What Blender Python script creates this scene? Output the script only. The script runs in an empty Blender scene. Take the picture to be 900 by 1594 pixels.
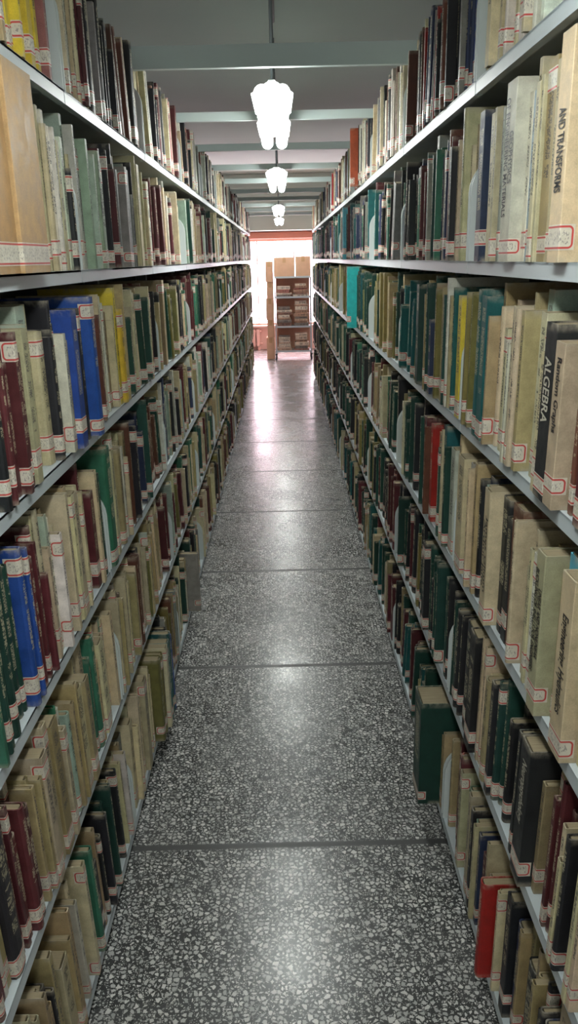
import bpy, math, random, re
import numpy as np
from mathutils import Matrix, Vector
random.seed(11)
scene = bpy.context.scene
COL = scene.collection
try:
    scene.view_settings.view_transform = 'Standard'
except Exception:
    pass

H_CAM = 1.545
F = 1230.0
PITCH = math.atan(395/F)
ROLL = math.radians(1.3)
YAW = math.radians(0.14)
cam_d = bpy.data.cameras.new("camera")
cam = bpy.data.objects.new("camera", cam_d)
COL.objects.link(cam)
cam_d.sensor_fit = 'VERTICAL'
cam_d.sensor_height = 36.0
cam_d.sensor_width = 36.0*900/1594
cam_d.lens = 36.0*F/1594
cam_d.clip_start = 0.02
CM = Matrix.Translation((0,0,H_CAM)) @ Matrix.Rotation(-YAW,4,'Z') @ Matrix.Rotation(math.pi/2-PITCH,4,'X') @ Matrix.Rotation(-ROLL,4,'Z')
cam.matrix_world = CM
scene.camera = cam
CMI = CM.inverted()

# ------------------------------------------------------------ node helpers
def s2l(c):
    return tuple(((v/255)/12.92 if v/255 <= 0.04045 else (((v/255)+0.055)/1.055)**2.4) for v in c)

class NT:
    def __init__(self, name):
        self.m = bpy.data.materials.new(name)
        self.m.use_nodes = True
        self.t = self.m.node_tree
        self.b = self.t.nodes["Principled BSDF"]
    def n(self, typ, **kw):
        nd = self.t.nodes.new(typ)
        for k, v in kw.items():
            setattr(nd, k, v)
        return nd
    def put(self, sock, v):
        if isinstance(v, bpy.types.NodeSocket):
            self.t.links.new(v, sock)
        elif v is not None:
            if hasattr(sock.default_value, '__len__') and not hasattr(v, '__len__'):
                v = [v]*len(sock.default_value)
            if hasattr(v, '__len__') and len(sock.default_value) == 4 and len(v) == 3:
                v = (*v, 1)
            sock.default_value = v
    def math(self, op, a, b=None, c=None):
        nd = self.n('ShaderNodeMath', operation=op)
        self.put(nd.inputs[0], a)
        if b is not None: self.put(nd.inputs[1], b)
        if c is not None: self.put(nd.inputs[2], c)
        return nd.outputs[0]
    def mix(self, f, a, b, blend='MIX'):
        nd = self.n('ShaderNodeMix', data_type='RGBA', blend_type=blend)
        self.put(nd.inputs['Factor'], f)
        self.put(nd.inputs[6], a)
        self.put(nd.inputs[7], b)
        return nd.outputs[2]
    def noise(self, vec, scale, detail=3, rough=0.5):
        nd = self.n('ShaderNodeTexNoise')
        if vec is not None: self.put(nd.inputs['Vector'], vec)
        nd.inputs['Scale'].default_value = scale
        nd.inputs['Detail'].default_value = detail
        nd.inputs['Roughness'].default_value = rough
        return nd.outputs['Fac']
    def sep(self, v):
        nd = self.n('ShaderNodeSeparateXYZ'); self.put(nd.inputs[0], v); return nd.outputs
    def comb(self, x, y, z):
        nd = self.n('ShaderNodeCombineXYZ')
        self.put(nd.inputs[0], x); self.put(nd.inputs[1], y); self.put(nd.inputs[2], z)
        return nd.outputs[0]
    def rng(self, v, a, b, c, d):
        nd = self.n('ShaderNodeMapRange')
        for i, q in enumerate((v, a, b, c, d)): self.put(nd.inputs[i], q)
        return nd.outputs[0]
    def pos(self):
        return self.n('ShaderNodeNewGeometry').outputs['Position']
    def obj(self):
        return self.n('ShaderNodeTexCoord').outputs['Object']
    def bump(self, h, strength=0.2, dist=0.01):
        nd = self.n('ShaderNodeBump')
        nd.inputs['Strength'].default_value = strength
        nd.inputs['Distance'].default_value = dist
        self.put(nd.inputs['Height'], h)
        self.t.links.new(nd.outputs[0], self.b.inputs['Normal'])
    def set(self, **kw):
        mp = dict(color='Base Color', rough='Roughness', metal='Metallic', spec='Specular IOR Level',
                  emc='Emission Color', ems='Emission Strength', coat='Coat Weight')
        for k, v in kw.items(): self.put(self.b.inputs[mp[k]], v)
        return self

def simple(name, rgb, rough=0.5, metal=0.0, var=0.12, scale=8.0, bump=0.0):
    k = NT(name)
    c = s2l(rgb)
    nz = k.noise(k.obj(), scale, 4)
    lo = tuple(v*(1-var) for v in c); hi = tuple(min(1, v*(1+var)) for v in c)
    k.set(color=k.mix(nz, lo, hi), rough=rough, metal=metal)
    if bump: k.bump(nz, bump)
    return k.m

def attr(k, name):
    return k.n('ShaderNodeAttribute', attribute_name=name)

# cover material
k = NT("book_cover_cloth")
ca = attr(k, 'Col').outputs['Color']
rn = attr(k, 'rnd').outputs['Fac']
uv = k.sep(k.n('ShaderNodeUVMap', uv_map='UVMap').outputs[0])
sz = k.sep(k.n('ShaderNodeUVMap', uv_map='sz').outputs[0])
P = k.pos()
n1 = k.noise(P, 35, 4, 0.6)
n2 = k.noise(P, 420, 2, 0.6)
shade = k.math('ADD', k.rng(n1, 0.3, 0.7, 0.76, 1.12), k.rng(n2, 0.3, 0.7, -0.08, 0.08))
base = k.mix(1.0, ca, k.comb(shade, shade, shade), 'MULTIPLY')
# wear at top / bottom
vv = uv[1]
edge = k.math('MAXIMUM', k.rng(vv, 0.0, 0.045, 1, 0), k.rng(vv, 0.95, 1.0, 0, 1))
base = k.mix(k.math('MULTIPLY', edge, k.rng(n1, 0.42, 0.62, 0, 0.75)), base, (0.36, 0.32, 0.25))
lum = k.n('ShaderNodeRGBToBW'); k.put(lum.inputs[0], ca)
dark = k.math('GREATER_THAN', lum.outputs[0], 0.17)
um = k.math('MULTIPLY', uv[0], sz[0]); vm = k.math('MULTIPLY', uv[1], sz[1])
pv = k.comb(k.math('MULTIPLY', um, 230), k.math('MULTIPLY', vm, 360), k.math('MULTIPLY', rn, 90))
pn = k.noise(pv, 1.0, 1)
gap = k.noise(k.comb(0.0, k.math('MULTIPLY', vm, 45), k.math('MULTIPLY', rn, 77)), 1.0, 0)
cu = k.math('ABSOLUTE', k.math('SUBTRACT', uv[0], 0.5))
m = k.math('LESS_THAN', cu, 0.26)
m = k.math('MULTIPLY', m, k.math('GREATER_THAN', uv[1], k.math('ADD', 0.3, k.math('MULTIPLY', rn, 0.15))))
m = k.math('MULTIPLY', m, k.math('LESS_THAN', uv[1], 0.92))
m = k.math('MULTIPLY', m, k.math('GREATER_THAN', pn, 0.48))
m = k.math('MULTIPLY', m, k.math('GREATER_THAN', gap, 0.40))
m = k.math('MULTIPLY', m, 0.8)
ink = k.mix(dark, (0.42, 0.38, 0.26), (0.05, 0.045, 0.05))
k.set(color=k.mix(m, base, ink), rough=k.rng(n1, 0.3, 0.7, 0.42, 0.62), spec=0.35)
k.bump(n2, 0.12, 0.002)
M_COVER = k.m

k = NT("page_block_paper")
P = k.pos(); s = k.sep(P)
st = k.noise(k.comb(k.math('MULTIPLY', s[0], 20), k.math('MULTIPLY', s[1], 900), k.math('MULTIPLY', s[2], 20)), 1.0, 2)
k.set(color=k.mix(st, s2l((100, 88, 66)), s2l((170, 156, 126))), rough=0.9)
M_PAGE = k.m

k = NT("label_paper_red_outline")
uv = k.sep(k.n('ShaderNodeUVMap', uv_map='UVMap').outputs[0])
sz = k.sep(k.n('ShaderNodeUVMap', uv_map='sz').outputs[0])
rn = attr(k, 'rnd').outputs['Fac']
r = 0.009
qx = k.math('MAXIMUM', k.math('ADD', k.math('SUBTRACT', k.math('ABSOLUTE', uv[0]), sz[0]), r), 0.0)
qy = k.math('MAXIMUM', k.math('ADD', k.math('SUBTRACT', k.math('ABSOLUTE', uv[1]), sz[1]), r), 0.0)
d = k.math('SUBTRACT', k.math('SQRT', k.math('ADD', k.math('MULTIPLY', qx, qx), k.math('MULTIPLY', qy, qy))), r)
red = k.math('MULTIPLY', k.math('GREATER_THAN', d, -0.0046), k.math('LESS_THAN', d, -0.0018))
P = k.pos()
n1 = k.noise(P, 60, 3)
sc = k.noise(k.comb(k.math('MULTIPLY', uv[0], 500), k.math('MULTIPLY', uv[1], 220), k.math('MULTIPLY', rn, 60)), 1.0, 1)
scr = k.math('MULTIPLY', k.math('GREATER_THAN', sc, 0.58), k.math('LESS_THAN', d, -0.008))
pc = k.mix(n1, s2l((180, 174, 156)), s2l((226, 222, 208)))
pc = k.mix(k.math('MULTIPLY', scr, 0.6), pc, (0.12, 0.1, 0.12))
pc = k.mix(k.math('MULTIPLY', red, 0.92), pc, s2l((184, 30, 32)))
k.set(color=pc, rough=0.4)
M_LABEL = k.m

M_STEEL = simple("painted_shelf_steel", (190, 200, 204), 0.38, 0.0, 0.08, 5)
M_PLATE = simple("bookend_painted_steel", (200, 208, 206), 0.4, 0.0, 0.06, 5)
M_STEELD = simple("painted_upright_steel", (140, 148, 154), 0.45, 0.0, 0.1, 5)
M_GAPDARK = simple("added_gap_dark", (62, 64, 60), 0.7, 0, 0.1, 4)  # dark tone standing in for the shade behind the shelved books
M_BAR = simple("tie_bar_painted", (198, 212, 210), 0.45, 0, 0.06, 4)
M_INK = simple("title_ink_dark", (18, 16, 22), 0.5)
M_GOLD = simple("title_ink_silver", (186, 182, 166), 0.4)
M_CARD = simple("corrugated_cardboard", (216, 172, 140), 0.85, 0, 0.12, 12)
M_TAPE = simple("parcel_tape", (192, 150, 108), 0.3)
M_RUBBER = simple("caster_rubber", (40, 40, 42), 0.6)
M_CEIL = simple("ceiling_plaster", (172, 188, 180), 0.9, 0, 0.08, 1.2)
M_WALL = simple("wall_plaster", (228, 200, 190), 0.9, 0, 0.06, 2)
M_FRAME = simple("window_frame_wood", (236, 170, 150), 0.5, 0, 0.1, 6)
M_LINT = simple("curtain_box_wood", (170, 108, 88), 0.6, 0, 0.15, 6)
M_CONDUIT = simple("conduit_grey", (92, 98, 100), 0.5)
M_PAPERW = simple("white_paper", (216, 208, 190), 0.8, 0, 0.04, 6)
M_RAD = simple("radiator_enamel", (236, 200, 190), 0.4)
def emis(name, rgb, st):
    k = NT(name)
    k.set(color=(0.8, 0.8, 0.8), emc=rgb, ems=st)
    return k.m
M_TUBE = emis("fluorescent_tube_glow", (0.96, 1.0, 0.96), 30)
M_DAY = emis("daylit_window_glass", (1.0, 0.80, 0.92), 14)
k = NT("reflector_enamel"); k.set(color=(0.9, 0.92, 0.92), rough=0.3); M_REFL = k.m

# terrazzo: broken marble chips, small chips in between, dark cement
k = NT("terrazzo_floor")
P = k.pos(); s = k.sep(P)
wob = k.noise(P, 130, 3, 0.6)
wob2 = k.noise(k.comb(k.math('ADD', s[0], 7.3), k.math('ADD', s[1], 3.1), 0.0), 130, 3, 0.6)
vec = k.comb(k.math('ADD', s[0], k.math('MULTIPLY', wob, 0.010)), k.math('ADD', s[1], k.math('MULTIPLY', wob2, 0.010)), 0.0)
def voro(scale, feat):
    nd = k.n('ShaderNodeTexVoronoi', feature=feat, voronoi_dimensions='2D')
    k.put(nd.inputs['Vector'], vec); nd.inputs['Scale'].default_value = scale
    return nd
ve = voro(80, 'DISTANCE_TO_EDGE').outputs['Distance']
vc = k.sep(voro(80, 'F1').outputs['Color'])
big = k.math('GREATER_THAN', vc[1], 0.26)
chip = k.math('MULTIPLY', k.math('GREATER_THAN', ve, k.math('ADD', 0.10, k.math('MULTIPLY', vc[0], 0.2))), big)
ve2 = voro(175, 'DISTANCE_TO_EDGE').outputs['Distance']
vc2 = k.sep(voro(175, 'F1').outputs['Color'])
chip2 = k.math('MULTIPLY', k.math('GREATER_THAN', ve2, k.math('ADD', 0.1, k.math('MULTIPLY', vc2[1], 0.2))), k.math('GREATER_THAN', vc2[0], 0.34))
chip2 = k.math('MULTIPLY', chip2, k.math('MAXIMUM', k.math('SUBTRACT', 1.0, big), k.math('LESS_THAN', ve, 0.06)))
cc = k.mix(vc[2], s2l((168, 168, 166)), s2l((230, 228, 224)))
cc2 = k.mix(vc2[2], s2l((146, 146, 143)), s2l((220, 218, 213)))
stain = k.noise(P, 3, 4)
mat = k.mix(stain, s2l((58, 60, 60)), s2l((76, 77, 76)))
col = k.mix(chip2, mat, cc2)
col = k.mix(chip, col, cc)
jy = k.math('FRACT', k.math('ADD', k.math('DIVIDE', k.math('SUBTRACT', s[1], 1.80), 1.01), 50.5))
jd = k.math('MULTIPLY', k.math('ABSOLUTE', k.math('SUBTRACT', jy, 0.5)), 1.01)
jm = k.rng(k.math('ADD', jd, k.math('MULTIPLY', wob, 0.004)), 0.010, 0.017, 1.0, 0.0)
col = k.mix(jm, col, s2l((68, 69, 68)))
grime = k.noise(P, 1.3, 5)
gr_ = k.rng(grime, 0.35, 0.65, 0.84, 1.0)
col = k.mix(1.0, col, k.comb(gr_, gr_, gr_), 'MULTIPLY')
rr = k.math('ADD', k.rng(stain, 0.3, 0.7, 0.22, 0.32), k.math('MULTIPLY', jm, 0.2))
k.set(color=col, rough=rr, spec=0.5)
k.bump(k.noise(P, 14, 3), 0.05, 0.01)
M_FLOOR = k.m

# ------------------------------------------------------------ mesh helpers
def mesh_obj(name, verts, faces, mat, parent=None, loc=None, smooth=False):
    me = bpy.data.meshes.new(name)
    me.from_pydata(verts, [], faces)
    me.update()
    if mat: me.materials.append(mat)
    if smooth: me.shade_smooth()
    o = bpy.data.objects.new(name, me)
    COL.objects.link(o)
    if parent: o.parent = parent
    if loc: o.location = loc
    return o

def boxg(x0, x1, y0, y1, z0, z1, b=0.0):
    if b <= 0:
        v = [(x0,y0,z0),(x1,y0,z0),(x1,y1,z0),(x0,y1,z0),(x0,y0,z1),(x1,y0,z1),(x1,y1,z1),(x0,y1,z1)]
        f = [(0,3,2,1),(4,5,6,7),(0,1,5,4),(1,2,6,5),(2,3,7,6),(3,0,4,7)]
        return v, f
    import bmesh
    bm = bmesh.new()
    v, f = boxg(x0,x1,y0,y1,z0,z1)
    bv = [bm.verts.new(p) for p in v]
    for q in f: bm.faces.new([bv[i] for i in q])
    bmesh.ops.bevel(bm, geom=list(bm.edges), offset=b, segments=2, affect='EDGES', profile=0.5)
    bm.verts.index_update()
    V = [tuple(q.co) for q in bm.verts]; Fc = [tuple(w.index for w in q.verts) for q in bm.faces]
    bm.free()
    return V, Fc

def join(*gs):
    V, Fc = [], []
    for v, f in gs:
        o = len(V); V += list(v); Fc += [tuple(i+o for i in q) for q in f]
    return V, Fc

def cyl(p0, p1, r, n=12):
    p0 = Vector(p0); p1 = Vector(p1); ax = (p1-p0).normalized()
    a = ax.orthogonal().normalized(); b = ax.cross(a)
    V = []
    for p in (p0, p1):
        for i in range(n):
            t = 2*math.pi*i/n
            V.append(tuple(p + a*math.cos(t)*r + b*math.sin(t)*r))
    Fc = [(i, (i+1) % n, n+(i+1) % n, n+i) for i in range(n)]
    Fc += [tuple(range(n))[::-1], tuple(range(n, 2*n))]
    return V, Fc

def empty(name, loc, label=None, cat=None, group=None):
    e = bpy.data.objects.new(name, None)
    e.empty_display_size = 0.05
    COL.objects.link(e)
    e.location = loc
    if label: e["label"] = label
    if cat: e["category"] = cat
    if group: e["group"] = group
    return e

def tag(o, label, cat, group=None, kind=None):
    o["label"] = label; o["category"] = cat
    if group: o["group"] = group
    if kind: o["kind"] = kind
    return o

def struct(name, g, mat):
    o = mesh_obj(name, g[0], g[1], mat)
    o["kind"] = "structure"
    return o

# ------------------------------------------------------------ room
XL, XR = -0.44, 0.41     # shelf front planes
YE = 14.4
ZC = 2.86
f = struct("floor", boxg(-3.2, 3.2, -4, YE+0.2, -0.1, 0), M_FLOOR)
struct("ceiling", boxg(-3.2, 3.2, -4, YE+0.2, ZC, ZC+0.1), M_CEIL)
struct("wall_left", boxg(-3.3, -3.2, -4, YE+0.2, 0, ZC), M_WALL)
struct("wall_right", boxg(3.2, 3.3, -4, YE+0.2, 0, ZC), M_WALL)
# end wall with opening
wx0, wx1, wz0, wz1 = -1.7, 1.5, 0.42, 1.86
struct("wall_back", join(boxg(-3.2, wx0, YE, YE+0.15, 0, ZC), boxg(wx1, 3.2, YE, YE+0.15, 0, ZC),
                         boxg(wx0, wx1, YE, YE+0.15, 0, wz0), boxg(wx0, wx1, YE, YE+0.15, wz1, ZC)), M_WALL)
w = empty("window_1", (0, YE+0.08, wz0)); w["kind"] = "structure"
mesh_obj("glass_pane", *boxg(wx0, wx1, 0.03, 0.035, 0, wz1-wz0), M_DAY, w)
fr = [boxg(wx0, wx1, -0.03, 0.025, 0, 0.03), boxg(wx0, wx1, -0.03, 0.025, wz1-wz0-0.03, wz1-wz0)]
x = wx0
while x < wx1+0.01:
    fr.append(boxg(x-0.010, x+0.010, -0.01, 0.024, 0, wz1-wz0)); x += 0.64
mesh_obj("window_frame", *join(*fr), M_FRAME, w)
struct("trim_1", boxg(wx0-0.2, wx1+0.2, YE-0.14, YE, 1.87, 1.98, 0.008), M_LINT)
struct("trim_2", boxg(wx0-0.1, wx1+0.1, YE-0.12, YE, 0.39, 0.42, 0.005), M_WALL)
struct("trim_3", boxg(-3.2, 3.2, YE-0.5, YE-0.001, 1.99, ZC-0.001, 0.01), M_CEIL)
# radiator
rad = empty("radiator", (-0.75, YE-0.07, 0.0), "cream cast column radiator under the window", "radiator")
g = []
for i in range(9):
    g.append(boxg(-0.36+i*0.08, -0.30+i*0.08, -0.06, 0.04, 0.06, 0.36, 0.012))
mesh_obj("radiator_column", *join(*g), M_RAD, rad)
mesh_obj("pipe", *join(cyl((-0.38, -0.01, 0.11), (0.38, -0.01, 0.11), 0.016), cyl((-0.38, -0.01, 0.32), (0.38, -0.01, 0.32), 0.016)), M_RAD, rad)
for fx in (-0.32, 0.32):
    mesh_obj("foot", *boxg(fx-0.02, fx+0.02, -0.05, 0.03, 0, 0.07), M_RAD, rad)

# ------------------------------------------------------------ bookcases
ZS = [0.07, 0.465, 0.82, 1.175, 1.53, 1.885]
BAY = 1.01
Y0 = 0.81
NB = {'L': 11, 'R': 10}
DEP = 0.25

def arc_plate(y, t=0.0022, w=0.18, h=0.215, r=0.075, x0=-0.002):
    pts = [(x0, 0.0), (x0, h-r)]
    for i in range(1, 8):
        a = math.pi - (math.pi/2)*i/7
        pts.append((x0+r+r*math.cos(a), h-r+r*math.sin(a)))
    pts += [(w, h), (w, 0.0)]
    n = len(pts)
    V = [(p[0], y-t, p[1]) for p in pts] + [(p[0], y+t, p[1]) for p in pts]
    Fc = [tuple(range(n)), tuple(range(n, 2*n))[::-1]] + [(i, i+n, (i+1) % n+n, (i+1) % n) for i in range(n)]
    return V, Fc

cache = {}
def cached(name, key, gfun, mat, parent, loc):
    if key not in cache:
        g = gfun()
        me = bpy.data.meshes.new(name); me.from_pydata(g[0], [], g[1]); me.update(); me.materials.append(mat)
        cache[key] = me
    o = bpy.data.objects.new(name, cache[key]); COL.objects.link(o); o.parent = parent; o.location = loc
    return o

def shelf_geo():
    L = BAY/2-0.003
    return join(boxg(0.0, DEP, -L, L, -0.004, 0.0), boxg(0.0, 0.003, -L, L, -0.026, 0.0005),
                boxg(0.003, 0.016, -L, L, -0.026, -0.023), boxg(DEP-0.003, DEP, -L, L, -0.026, 0.0))
def post_geo(sg):
    a, b = (-0.012, 0.002) if sg > 0 else (-0.002, 0.012)
    return join(boxg(0.19, 0.24, -0.002, 0.002, 0, 2.12), boxg(0.19, 0.194, a, b, 0, 2.12), boxg(0.236, 0.24, a, b, 0, 2.12))
for side in 'LR':
    for b in range(NB[side]):
        yc = Y0+BAY*(b+0.5)
        root = empty("bookcase", (XL if side == 'L' else XR, yc, 0),
                     "grey painted steel library bookcase with six shelves, packed with books", "bookcase", "steel bookcases along the aisle")
        if side == 'L': root.rotation_euler = (0, 0, math.pi)
        for z in ZS:
            cached("shelf", "shelf", shelf_geo, M_STEEL, root, (0, 0, z))
            for sg in (-1, 1):
                cached("end_bracket", "br", lambda: arc_plate(0), M_PLATE, root, (0, sg*(BAY/2-0.010), z))
        for sg in (-1, 1):
            cached("upright", "post%d" % sg, lambda: post_geo(sg), M_STEELD, root, (0, sg*(BAY/2-0.003), 0))
        cached("gap_backing", "back", lambda: boxg(DEP+0.001, DEP+0.004, -BAY/2+0.002, BAY/2-0.002, 0.0, 2.10), M_GAPDARK, root, (0, 0, 0))  # added sheet on open-backed racks, blocks light so the gaps stay dark
        cached("kick_plate", "kick", lambda: boxg(0.02, 0.024, -BAY/2+0.004, BAY/2-0.004, 0.0, 0.04), M_STEELD, root, (0, 0, 0))

# tie bars
for b in range(2, 12):
    y = Y0+BAY*b
    hh = 0.065 if b == 2 else 0.036
    t = 0.004
    zz = 2.125
    W = 0.012
    g = join(boxg(XL-DEP, XR+DEP, -W, -W+.003, 0, hh), boxg(XL-DEP, XR+DEP, -W+.003, W-.003, 0, t), boxg(XL-DEP, XR+DEP, W-.003, W, 0, hh))
    o = mesh_obj("tie_bar", g[0], g[1], M_BAR, None, (0, y, zz))
    tag(o, "light grey steel tie bar spanning the aisle between bookcase tops", "metal bar", "steel tie bars over the aisle")

# ------------------------------------------------------------ lamps (slung just under the tie bars)
ZLAMP = 2.065
def lamp(y0):
    r = empty("fluorescent_lamp", (-0.018, y0, ZLAMP), "lit twin tube fluorescent batten slung below the tie bars", "ceiling lamp", "fluorescent lamps over the aisle")
    L = 1.2
    mesh_obj("housing", *boxg(-0.012, 0.012, 0.01, L-0.01, 0.026, 0.042, 0.004), M_REFL, r)
    for sg in (-1, 1):
        V = [(sg*0.012, 0.04, 0.040), (sg*0.072, 0.09, 0.014), (sg*0.068, L*0.40, 0.014), (sg*0.052, L*0.5, 0.020), (sg*0.07, L*0.58, 0.014), (sg*0.066, L-0.09, 0.014), (sg*0.012, L-0.04, 0.040)]
        n = len(V)
        V2 = V+[(p[0], p[1], p[2]+0.0015) for p in V]
        Fc = [tuple(range(n)), tuple(range(n, 2*n))[::-1]]+[(i, (i+1) % n, (i+1) % n+n, i+n) for i in range(n)]
        mesh_obj("reflector_wing", V2, Fc, M_REFL, r)
    for sx in (-0.034, 0.034):
        mesh_obj("tube", *cyl((sx, 0.0, 0.0), (sx, L, 0.0), 0.026, 18), M_TUBE, r, smooth=False)
    for yy in (0.12, L-0.12):
        mesh_obj("hanging_rod", *cyl((0, yy, 0.042), (0, yy, ZC-ZLAMP), 0.005), M_CONDUIT, r)
for y in (-2.75, -0.05, 2.9, 5.5, 9.2, 12.0):
    lamp(y)
o = mesh_obj("ceiling_conduit", *cyl((-0.018, -3.9, ZC-0.012), (-0.018, 5.2, ZC-0.012), 0.012), M_CONDUIT)
tag(o, "grey metal electrical conduit running along the ceiling", "conduit")

# ------------------------------------------------------------ books
CD = {
 'cr': ((196,184,150), 'cream'), 'tn': ((164,147,108), 'tan'), 'wh': ((210,208,194), 'off-white'), 'pg': ((160,180,160), 'pale green'),
 'ol': ((124,116,66), 'olive'), 'mr': ((86,38,42), 'maroon'), 'br': ((98,60,45), 'brown'), 'bk': ((36,37,40), 'black'),
 'nv': ((46,56,82), 'navy blue'), 'bl': ((36,72,144), 'bright blue'), 'tl': ((30,92,92), 'teal'), 'dg': ((32,68,58), 'dark green'),
 'gr': ((52,108,84), 'green'), 'yl': ((210,182,60), 'yellow'), 'cy': ((84,160,178), 'light blue'), 'rd': ((150,34,28), 'red'),
 'pk': ((166,110,104), 'dusty pink'), 'gy': ((138,138,132), 'grey'), 'or': ((190,96,56), 'orange'), 'pt': ((136,168,162), 'pale teal'),
 'pb': ((160,176,186), 'pale blue'), 'ct': ((40,175,165), 'turquoise')}
BRIGHTS = {'cr','tn','wh','pg','yl','cy','pk','gy','or','pt','pb','ct'}

def cover_geo(s):
    t, H, D = s['t'], s['H'], s['D']; h = t/2; c = s['c']
    e = min(0.006, 0.3*t) if s.get('round', True) else 0.0012
    out = [(D,-h),(e,-h),(.35*e,-.8*h),(0,-.35*h),(0,.35*h),(.35*e,.8*h),(e,h),(D,h)]
    if not s.get('round', True):
        out = [(D,-h),(e,-h),(0,-h+e),(0,-.35*h),(0,.35*h),(0,h-e),(e,h),(D,h)]
    q = h-c
    inn = [(D,-q),(e+c,-q),(.35*e+c,-.8*q),(c,-.35*q),(c,.35*q),(.35*e+c,.8*q),(e+c,q),(D,q)]
    V = [(p[0],p[1],z) for z in (0,H) for p in out]+[(p[0],p[1],z) for z in (0,H) for p in inn]
    Fc = []
    for i in range(7):
        Fc.append((i+1, i, i+8, i+9))
        Fc.append((16+i, 17+i, 25+i, 24+i))
        Fc.append((8+i, 24+i, 25+i, 9+i))
        Fc.append((16+i, i, i+1, 17+i))
    Fc += [(0, 16, 24, 8), (23, 7, 15, 31)]
    UV = [(p[1]/t+.5, p[2]/H) for p in V]
    return V, Fc, UV, (t, H)
def page_geo(s):
    t, H, D, c = s['t'], s['H'], s['D'], s['c']
    q = t/2-c*1.02; ins = 0.003 if c > 0.0012 else 0.0002
    V, Fc = boxg(c+0.004, D-ins, -q, q, ins*0.5, H-ins)
    return V, Fc, [(0, 0)]*8, (t, H)
def label_geo(s, zc, hl=0.034, side=0.02):
    t, H = s['t'], s['H']; o = 0.0005; h = t/2
    if s.get('round', True):
        e = min(0.006, .3*t)
        pr = [(e+side,-h-o),(e-o,-h-o),(.35*e-o,-.8*h-o*.5),(-o,-.35*h),(-o,.35*h),(.35*e-o,.8*h+o*.5),(e-o,h+o),(e+side,h+o)]
    else:
        e = 0.0012
        pr = [(e+side,-h-o),(e-o,-h-o),(-o,-h+e),(-o,-.35*h),(-o,.35*h),(-o,h-e),(e-o,h+o),(e+side,h+o)]
    cum = [0]
    for i in range(7): cum.append(cum[-1]+math.dist(pr[i], pr[i+1]))
    L = cum[-1]
    V = []; UV = []
    for j, z in enumerate((zc-hl/2, zc+hl/2)):
        for i in range(8):
            V.append((pr[i][0], pr[i][1], z)); UV.append((cum[i]-L/2, (-hl/2, hl/2)[j]))
    Fc = [(i+1, i, i+8, i+9) for i in range(7)]
    return V, Fc, UV, (L/2, hl/2)

def label_list(s):
    r = []
    if s['lab']: r.append((s['labz'], s['labh']))
    if s['lab2']: r.append((s['H']-0.03, 0.032))
    return r

class Acc:
    def __init__(self):
        self.V = []; self.F = []; self.U = []; self.S = []; self.C = []; self.R = []; self.M = []
    def add(self, g, col, rnd, mi, xf=None):
        V, Fc, UV, sz = g
        o = len(self.V)
        if xf: V = [xf(p) for p in V]
        self.V += V; self.F += [tuple(i+o for i in q) for q in Fc]
        self.U += UV; self.S += [sz]*len(V); self.C += [(*col, 1.0)]*len(V); self.R += [rnd]*len(V)
        self.M += [mi]*len(Fc)
    def mesh(self, name, mats):
        me = bpy.data.meshes.new(name)
        me.from_pydata(self.V, [], self.F)
        for m in mats: me.materials.append(m)
        me.polygons.foreach_set('material_index', self.M)
        vi = np.zeros(len(me.loops), dtype=np.int32); me.loops.foreach_get('vertex_index', vi)
        for nm, arr in (('UVMap', self.U), ('sz', self.S)):
            l = me.uv_layers.new(name=nm)
            l.data.foreach_set('uv', np.array(arr, dtype=np.float32)[vi].ravel())
        a = me.color_attributes.new('Col', 'FLOAT_COLOR', 'POINT')
        a.data.foreach_set('color', np.array(self.C, dtype=np.float32).ravel())
        a = me.attributes.new('rnd', 'FLOAT', 'POINT')
        a.data.foreach_set('value', np.array(self.R, dtype=np.float32))
        me.update()
        return me

TOK = re.compile(r'^([a-z]{2})([\d.]+)?(?:@(\d+))?(?:!(\d+))?(\*)?$')
books = []
def mkbook(side, lvl, tok, text=None, near=False):
    m = TOK.match(tok); c = m.group(1)
    t = float(m.group(2))/100 if m.group(2) else random.choice((.009,.011,.012,.014,.016,.018,.02,.022,.025,.028,.032,.04))
    t *= random.uniform(.97, 1.03) if near else random.uniform(.86, 1.1)
    H = float(m.group(3))/100 if m.group(3) else min(0.315, max(0.195, random.gauss(0.262, 0.028)))
    if lvl == 5 and H > 0.28: H = 0.28
    rec = random.uniform(-0.012, 0.022) + (random.uniform(0.005, .03) if random.random() < .22 else 0)
    if m.group(4): rec = -float(m.group(4))/100
    D = min(H*random.uniform(.66, .76), 0.195)
    rgb = s2l(CD[c][0]); k = random.uniform(.72, 1.16); hue = [random.uniform(.93, 1.07) for _ in range(3)]
    if c in ('bl', 'yl', 'ct', 'cy', 'rd'): k = random.uniform(.9, 1.1)
    rgb = tuple(min(.85, v*k*h) for v, h in zip(rgb, hue))
    paper = (c in BRIGHTS and random.random() < .7)
    if text: rec = -0.015
    return dict(side=side, lvl=lvl, t=t, H=H, D=D, rec=rec, rgb=rgb, paper=paper, text=text,
                lab=(random.random() < .86) and not m.group(5), labz=random.uniform(.022, .05), labh=random.choice((.027, .031, .035)),
                lab2=(random.random() < (.2 if side == 'L' else .1)) and not m.group(5) and not text, lean=0.0, rnd=random.random(),
                round=(not paper) and random.random() < .6,
                c=(0.0009 if paper else 0.0024), cc=c)
def split_tok(tk):
    """runs of two or three thin volumes in place of one thicker one"""
    m = TOK.match(tk)
    if m.group(2) and not m.group(3) and not m.group(4):
        v = float(m.group(2))
        if v >= 3 and random.random() < .8:
            if v >= 4 and random.random() < .65: return [m.group(1)+"%.2f" % (v/3)]*3
            a = random.uniform(.36, .64)
            alt = random.choice((m.group(1), m.group(1), 'cr', 'wh')) if m.group(1) in BRIGHTS else m.group(1)
            return [m.group(1)+"%.2f" % (v*a), alt+"%.2f" % (v*(1-a))]
    return [tk]
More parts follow.
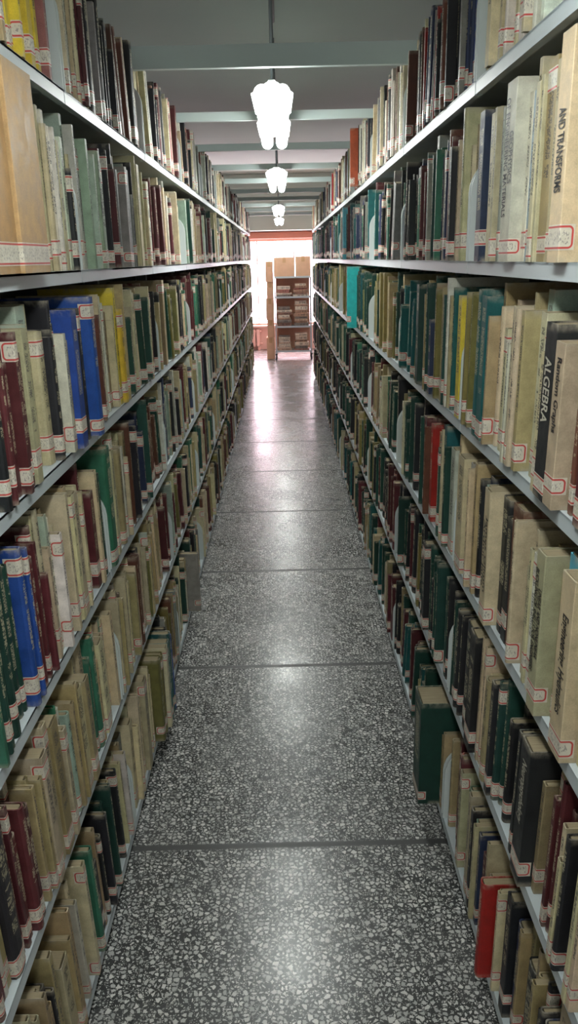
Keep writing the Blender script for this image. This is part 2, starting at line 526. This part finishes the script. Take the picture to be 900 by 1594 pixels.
def place(s, y):
    s['y'] = y
    books.append(s)

# title: text|length cm|centre height cm
NEAR = {  # listed from the first bay boundary towards the viewer
 ('L',5): "mr2 mr3 pk3 br2 yl3 yl3 yl4 tn3 yl4 yl3 tn4 cr3",
 ('L',4): "bk2 wh2 cr3 cr2 wh3 cr3 wh2 cr3 wh3 cr3 cr2 FOLD",
 ('L',3): "cr2 bl4@30!3 cr2 bk3 cr3 bl4@28!2 cr3 bk4 bk2 cr4 cr2 pg5@30 pg3 cr3 mr4 mr5 mr4 bk4",
 ('L',2): "dg4 cr2 mr5 mr3 cr3 cr3 cr3 cr2 tn3 cr4 cr3 wh3 pg3 cr3 mr4 mr3 bl4 bl2 dg4 dg5 dg4 gr3 mr4",
 ('L',1): "cr4 pg3 cr3 cr4 tn3 gr4 cr4 cr3 tn3 cr4 tn4 pg3 gr3 cr3 tn4 cr4 cr3 tn4 mr4 mr4 mr3 bk4 tn3 mr4",
 ('L',0): "tn3 cr3 pg2 bk3 gr3 tn3 dg3 dg4 bk4 tn3 bk4 gr3 tn4 cr4 cr3 tn3 tn4 cr4 tn3 bk3 tn4 cr4 br3 tn4",
 ('R',5): "cr3 wh2 cy3 cr3 tn2 cr3 wh3 cr4 tn3 wh3 cr4 wh3 cr3",
 ('R',4): "bk4@27 bk3 nv4@28 cr4 cr4 cr3 gy3 cr3 wh6@29:GEOPHYSICS~OF_ENGINEERING_MATERIALS|19|17 wh2 cr3 pb2 cr3 tn4@29 cr3 cr3 cr5@30:AND_TRANSFORMS|11|15 cr4 tn4 cr3",
 ('R',3): "ol3 ol3 tn2 dg3@29 tl4@30 tl4@29 tn3 cr4 cr2 bk5 cr3 cr3 tn3 pg3 cr3 cr3 cr4 bk5@27:ALGEBRA|10|17 cr4:Random_Graphs|11|17 br4 mr4 bk3 cr4",
 ('R',2): "cr6@28 gy3 tn3 cr3 tn2 bk2 nv3 pt3@27 tn3 cr4:James_Glimm~Arthur_Jaffe|18|15 bk5@28 bk3 br6@29!1 cr4 cr4 tn3 cr3 cr4@28:LINEAR_AND_NONLINEAR~BUCKLING_OF_SHELLS_FOR_ENGINEERS|18|16 tn3 cy4@30!1 cr5@29:Engineering_Hydraulics|16|15 cr4 tn4 mr3 cr4",
 ('R',1): "dg5 bk4 bk4 bk5 mr2 bk5 cr4 cr3 tn3 bk4 dg3 bk5 dg4 bk4 bk3 bk5@29:Neuropsychology|13|19 tn4 tn3 mr4 cr4 bk4 cr4 tn3 cr4",
 ('R',0): "tn3 mr2 mr3 rd2 pg3 mr2 cr3 gr2 pt3 cr2 bk4 pg3 nv3 mr3 cr3 cr3 rd2.5@25!3* tn3 cr3 bk3 nv3 tn3 bk4 tn4 bk4 nv2 cr4",
}
NLEAN = {('L',1): 3.5, ('L',0): 5, ('L',2): 1.5, ('R',1): 3, ('R',3): 2, ('R',0): 1.5, ('R',5): 2}
MID = {
 ('L',5,1): "cr3 cr2 pg3 cr3 cr3 mr3 pk2 br3 cr3 bk3 cr2 mr3 gy3 bk3",
 ('L',4,1): "pg3 wh3 wh3 pg4 pg3 cr3 pg3 pg2 mr4 bk3 pg3 mr4 bk3 dg3",
 ('L',3,1): "cr3 br3 br4 bk2 cr4 wh4 cr3 tn3 cr3 yl3 yl4 tn3 cr3 mr2 dg4",
 ('L',2,1): "gr6@30!1 tn3 cr3 cr3 cr2 tn3 pg4 cr3 cr3 tn3 br3 bk4",
 ('L',1,1): "cr4 tn3 mr3 cr3 tn3 cr3 tn3 cr4 br3 mr4 bk3 cr4 tn3",
 ('L',0,1): "gy4 cr4 cr5 tn4 cr4 cr4 tn3 cr4 cr3 ol4@29!3 ol4@28!3 cr3@29!4 tl4@29!4 tl3@30!4 bl2@28!4 cr3 tn3 bk4",
 ('L',0,2): "tn4 cr3 bk3 dg3 tn3 cr2 tn4 dg3 cr3 tn3 bk2 gy3@27!5 gy2@26!4 cr3 dg4 bk3 tn4",
 ('R',5,1): "cr3 cr2 cy3 bl2 nv3 gy3 nv4 br4 bk4 br3 br4 nv3 bk3",
 ('R',4,1): "cr4 cr3 wh3 cr4 bk2 mr3 br4 mr2 nv3 nv3 gy3 nv3 gr3 dg3",
 ('R',3,1): "yl4@28 yl3 ol4 tl3 tn3 dg4 dg3 tn3 ol4 tn3 nv3 dg3 tn4 ol4 tn3",
 ('R',2,1): "cr7 dg3 tl3 cr3 dg3 bk2 mr5@29 cr2 rd3@28 mr4@29 br3 mr4@28 dg4",
 ('R',1,1): "bk4 dg4 bk3 dg5 bk4 dg4 dg4 tn3 bk4 dg3 dg4 bk3",
 ('R',0,1): "tn3 dg9@32!6 dg3 tn3 dg3 tl3 dg4 tl3 bk3 tn3 dg4",
 ('R',3,3): "dg4 ol4 dg3 tl4 tn4 dg4 ol3 dg4 tl4 ol4 tn4 dg3 dg4 dg3 ct3@32!6 dg4 dg4 tl4",
 ('R',5,3): "bk4 rd4 wh4 gy4 bk4 wh4 cr3 wh4 bk4 cr4 wh3 bk4 or3@27!5 tn4 wh4",
 ('R',4,4): "nv4 bk4 tl4 mr4 rd3 bk4 cy4@30!3 bl4 cy3 bk4",
}
PAL = {
 ('L',5): "cr pk mr bk bk gy wh wh br cr bk", ('L',4): "pg cr wh cr mr bk gy dg mr tn cr", ('L',3): "cr tn bk mr cr ol dg gr bk tn dg",
 ('L',2): "cr cr wh tn pg br bk mr dg nv tn", ('L',1): "cr tn pg ol tn gr bk cr mr cr dg", ('L',0): "tn cr bk dg tn gy bk br mr ol",
 ('R',5): "cr br bk nv bk wh rd gy cr", ('R',4): "nv dg mr bk tl gy gr bk dg nv", ('R',3): "dg tl ol tn dg tn bk dg tl ol",
 ('R',2): "dg mr bk cr dg tn bk gr dg", ('R',1): "dg bk bk dg tn ol bk mr", ('R',0): "dg bk mr tn cr bk tl dg",
}
folder_at = []
EM = 0.018
def gapc(): return random.uniform(0.0006, 0.0018)
for side in 'LR':
    for lvl in range(6):
        key = (side, lvl)
        # first bay, towards the viewer
        y = Y0+BAY-EM
        nl = math.radians(NLEAN.get(key, 0))
        tl_ = []
        for tk in NEAR[key].split():
            tl_ += [tk] if (tk == 'FOLD' or ':' in tk) else split_tok(tk)
        after = 0
        for tk in tl_:
            if tk == 'FOLD':
                folder_at.append((side, lvl, y)); break
            tx = None
            if ':' in tk: tk, tx = tk.split(':')
            s = mkbook(side, lvl, tk, tx, near=True)
            if tx: s['round'] = False; s['paper'] = s['cc'] in BRIGHTS
            elif after > 0: s['rec'] = max(s['rec'], random.uniform(.004, .012)); after -= 1
            if tx: after = 3
            tt = s['t']/math.cos(nl)
            if y-tt < Y0+EM+0.3*math.sin(nl): break
            s['lean'] = nl
            place(s, y-tt/2); y -= tt+gapc()
        # others
        for b in range(1, NB[side]):
            ya, yb = Y0+BAY*b+EM, Y0+BAY*(b+1)-EM
            toks = []
            if (side, lvl, b) in MID:
                for tk in MID[(side, lvl, b)].split(): toks += split_tok(tk)
            pal = PAL[key].split()
            y = ya; lean = 0.0; run = 0
            end_gap = random.choice((0, 0, 0, .05, .12)) if b > 1 else 0.0
            cur = random.choice(pal)
            while True:
                if toks: tk = toks.pop(0)
                else:
                    if random.random() < .58: cur = random.choice(pal)
                    tk = cur
                s = mkbook(side, lvl, tk)
                if not toks and run <= 0 and random.random() < .10 and lean == 0:
                    lean = math.radians(random.uniform(3, 11)); run = random.randint(3, 9)
                    y += 0.3*math.sin(lean)
                elif run <= 0: lean = 0.0
                run -= 1
                tt = s['t']/math.cos(lean)
                if y+tt > yb-end_gap: break
                s['lean'] = lean
                place(s, y+tt/2); y += tt+gapc()

ZL = {i: z for i, z in enumerate(ZS)}
def book_matrix(s):
    X = (XR+s['rec']) if s['side'] == 'R' else (XL-s['rec'])
    a = s['lean']
    R = Matrix.Rotation(math.pi, 4, 'Z') if s['side'] == 'L' else Matrix.Identity(4)
    la = a if s['side'] == 'R' else -a
    z = ZL[s['lvl']] + 0.0007 + s['t']/2*math.sin(abs(a))
    return Matrix.Translation((X, s['y'], z)) @ R @ Matrix.Rotation(la, 4, 'X')

def score(s):
    M = book_matrix(s)
    best = 0; vis = 0
    for zz in (.03, s['H']*.5, s['H']-.03):
        p = CMI @ (M @ Vector((0, 0, zz)))
        if p.z > -0.1: continue
        px = 450+F*p.x/-p.z; py = 797-F*p.y/-p.z
        if 2 < px < 898 and -6 < py < 1600: vis += 1; best = max(best, s['H']*s['t']/p.z**2)
    return best*vis/3
for s in books: s['score'] = score(s)
order = sorted(range(len(books)), key=lambda i: -books[i]['score'])
indiv = set(order[:330])

def text_mesh(body, size_w, size_h, mat, name="spine_title"):
    cu = bpy.data.curves.new(name, 'FONT'); cu.body = body; cu.size = 1; cu.align_x = 'CENTER'; cu.align_y = 'CENTER'
    cu.resolution_u = 3
    cu.space_line = 0.85
    cu.offset = 0.018
    to = bpy.data.objects.new("tmp_text", cu); COL.objects.link(to)
    bpy.context.view_layer.update()
    dg = bpy.context.evaluated_depsgraph_get()
    me = bpy.data.meshes.new_from_object(to.evaluated_get(dg))
    bpy.data.objects.remove(to); bpy.data.curves.remove(cu)
    vs = np.array([v.co[:] for v in me.vertices])
    lo, hi = vs.min(0), vs.max(0)
    w, h = hi[0]-lo[0], hi[1]-lo[1]
    sx = size_w/w; sy = min(size_h/h, sx*3.0); sx = min(sx, sy*1.6)
    for v in me.vertices:
        X = (v.co.x-(lo[0]+hi[0])/2)*sx; Y = (v.co.y-(lo[1]+hi[1])/2)*sy
        v.co = (0.0, -Y, -X)
    me.materials.clear(); me.materials.append(mat)
    me.name = name
    return me

acc = Acc()
for i, s in enumerate(books):
    M = book_matrix(s)
    rows = [tuple(r) for r in M]
    if i in indiv or s['text']:
        r = empty("book", (0, 0, 0)); r.matrix_world = M
        cname = CD[s['cc']][1]
        bind = "paperback" if s['paper'] else "hardback"
        ex = ""
        if s['text']: ex = " with printed spine title"
        elif s['rec'] < -.0165: ex = " jutting out"
        elif s['lab']: ex = " with red-outlined spine label"
        else: ex = " with plain worn spine"
        thick = "thick " if s['t'] > .042 else ("thin " if s['t'] < .018 else "")
        tag(r, f"{thick}{cname} {bind} book{ex} on steel shelf", "book", "books on the steel shelves")
        a = Acc(); a.add(cover_geo(s), s['rgb'], s['rnd'], 0)
        me = a.mesh("cover", [M_COVER])
        if s['text']:
            uvl = me.uv_layers['UVMap'].data
            for l in uvl: l.uv[0] = 0.0
        o = bpy.data.objects.new("cover", me); COL.objects.link(o); o.parent = r
        a = Acc(); a.add(page_geo(s), s['rgb'], s['rnd'], 0)
        o = bpy.data.objects.new("page_block", a.mesh("page_block", [M_PAGE])); COL.objects.link(o); o.parent = r
        for (zc, hl) in label_list(s):
            a = Acc(); a.add(label_geo(s, zc, hl), s['rgb'], s['rnd'], 0)
            o = bpy.data.objects.new("spine_label", a.mesh("spine_label", [M_LABEL])); COL.objects.link(o); o.parent = r
        if s['text']:
            body, ln, zc = s['text'].split('|')
            body = body.replace('~', '\n').replace('_', ' ')
            two = '\n' in body
            me = text_mesh(body, float(ln)/100, s['t']*(.84 if two else .60), M_INK if s['cc'] in BRIGHTS else M_GOLD)
            o = bpy.data.objects.new("spine_title", me); COL.objects.link(o); o.parent = r
            o.location = (-0.0009, 0, float(zc)/100)
    else:
        def xf(p, r=rows):
            return (r[0][0]*p[0]+r[0][1]*p[1]+r[0][2]*p[2]+r[0][3], r[1][0]*p[0]+r[1][1]*p[1]+r[1][2]*p[2]+r[1][3], r[2][0]*p[0]+r[2][1]*p[1]+r[2][2]*p[2]+r[2][3])
        acc.add(cover_geo(s), s['rgb'], s['rnd'], 0, xf)
        acc.add(page_geo(s), s['rgb'], s['rnd'], 1, xf)
        for (zc, hl) in label_list(s):
            acc.add(label_geo(s, zc, hl), s['rgb'], s['rnd'], 2, xf)
so = bpy.data.objects.new("books", acc.mesh("books", [M_COVER, M_PAGE, M_LABEL])); COL.objects.link(so)
tag(so, "long packed rows of worn library books with paper spine labels", "books", "books on the steel shelves", "stuff")
print("BOOKS", len(books), "indiv", len(indiv))

# file folders on eye-level shelf
for (side, lvl, y) in folder_at:
    for j in range(2):
        t = 0.15 if j == 0 else 0.12
        s = dict(t=t, H=0.318-0.012*j, D=0.225, c=0.003, round=False, rgb=s2l((188, 154, 108)) if j == 0 else s2l((178, 142, 98)), rnd=.3)
        r = empty("file_folder", (XL+0.022-0.006*j, y-t/2-0.002, ZS[lvl]+.0007)); r.rotation_euler = (0, 0, math.pi)
        tag(r, "tall tan cardboard file folder stuffed with papers, on the shelf", "file folder", "tan file folders")
        a = Acc(); a.add(cover_geo(s), s['rgb'], .3, 0); me = a.mesh("cover", [M_COVER])
        for l in me.uv_layers['UVMap'].data: l.uv[0] = 0
        o = bpy.data.objects.new("cover", me); COL.objects.link(o); o.parent = r
        mesh_obj("paper_stack", *boxg(.01, .215, -t/2+.006, t/2-.02, .002, s['H']-.03), M_PAPERW, r)
        a = Acc(); a.add(label_geo(s, .03, .036), s['rgb'], .5, 0)
        o = bpy.data.objects.new("spine_label", a.mesh("spine_label", [M_LABEL])); COL.objects.link(o); o.parent = r
        y -= t+0.004

# ------------------------------------------------------------ trolley
cy, cx = 12.95, 0.17
cart = empty("book_trolley", (cx, cy, 0), "tall grey metal trolley loaded with stacked books and boxes", "trolley")
CS = [0.14, 0.52, 0.97, 1.27]
for z in CS:
    mesh_obj("shelf", *join(boxg(-.27, .27, -.19, .19, z-.012, z), boxg(-.27, .27, -.195, -.19, z-.02, z+.008)), M_STEEL, cart)
for sx in (-.28, .28):
    for sy in (-.18, .18):
        mesh_obj("post", *boxg(sx-.008, sx+.008, sy-.008, sy+.008, .10, 1.27, .003), M_STEEL, cart)
        mesh_obj("caster", *join(cyl((sx-.012, sy, .04), (sx+.012, sy, .04), .04, 16), boxg(sx-.018, sx+.018, sy-.02, sy+.02, .078, .10)), M_RUBBER, cart)
mesh_obj("gap_backing", *boxg(-.27, .27, .196, .2, .13, 1.27), simple("trolley_back_board", (206, 160, 134), .8), cart)
rnd = random.Random(5)
for li, z in enumerate(CS[:3]):
    top = CS[li+1]-.03
    for ci, xx in enumerate((-.144, .122)):
        zz = z+.001
        n = 0
        lim = top-.045-rnd.uniform(0, .13)
        while zz < lim and n < 9:
            t = rnd.uniform(.022, .055)
            c = rnd.choice(((206, 172, 148), (220, 196, 174), (160, 120, 104), (226, 208, 188), (176, 118, 104), (136, 124, 114), (230, 214, 194), (186, 148, 124)))
            hh = rnd.uniform(.17, .245)
            s = dict(t=t, H=hh, D=.17, c=.002, rgb=s2l(c), round=rnd.random() < .5)
            a = Acc()
            M = Matrix(((0, 0, 1, cx+xx-hh/2+rnd.uniform(-.006, .006)), (1, 0, 0, cy-.175+rnd.uniform(0, .02)), (0, 1, 0, zz+t/2), (0, 0, 0, 1)))
            a.add(cover_geo(s), s['rgb'], rnd.random(), 0); a.add(page_geo(s), s['rgb'], .5, 1)
            o = bpy.data.objects.new("book", a.mesh("book", [M_COVER, M_PAGE])); COL.objects.link(o); o.matrix_world = M
            tag(o, "worn brownish book lying flat in a trolley stack", "book", "books stacked on the trolley")
            zz += t+.0005; n += 1

def carton(x0, x1, y0, y1, z0, z1, lab):
    r = empty("cardboard_box", ((x0+x1)/2, (y0+y1)/2, z0), lab, "cardboard box", "cardboard boxes by the window")
    w, d, h = (x1-x0)/2, (y1-y0)/2, z1-z0
    mesh_obj("box_body", *boxg(-w, w, -d, d, 0, h-.004, .004), M_CARD, r)
    for g in (boxg(-w, -.002, -d, d, h-.004, h), boxg(.002, w, -d, d, h-.004, h)):
        mesh_obj("box_flap", *g, M_CARD, r)
    mesh_obj("tape", *join(boxg(-.025, .025, -d-.001, d+.001, h, h+.001), boxg(-.025, .025, -d-.001, -d, h-.08, h)), M_TAPE, r)
carton(-.118, .205, cy-.17, cy+.16, 1.271, 1.56, "brown cardboard box taped shut on top of the trolley")
carton(.22, .45, cy-.16, cy+.15, 1.271, 1.57, "smaller brown cardboard box taped shut on top of the trolley")
z = 0
for i, h in enumerate((.34, .27, .33, .25, .31)):
    dx = (0, .018, .004, .022, .01)[i]
    carton(-.262+dx, -.135, cy-.08+dx, cy+.25-dx, z+.001, z+h, "brown cardboard box stacked in a column beside the trolley")
    z += h+.001

# ------------------------------------------------------------ world
wd = bpy.data.worlds.new("world"); scene.world = wd; wd.use_nodes = True
bg = wd.node_tree.nodes["Background"]
bg.inputs[0].default_value = (0.86, 0.94, 0.92, 1); bg.inputs[1].default_value = 0.92
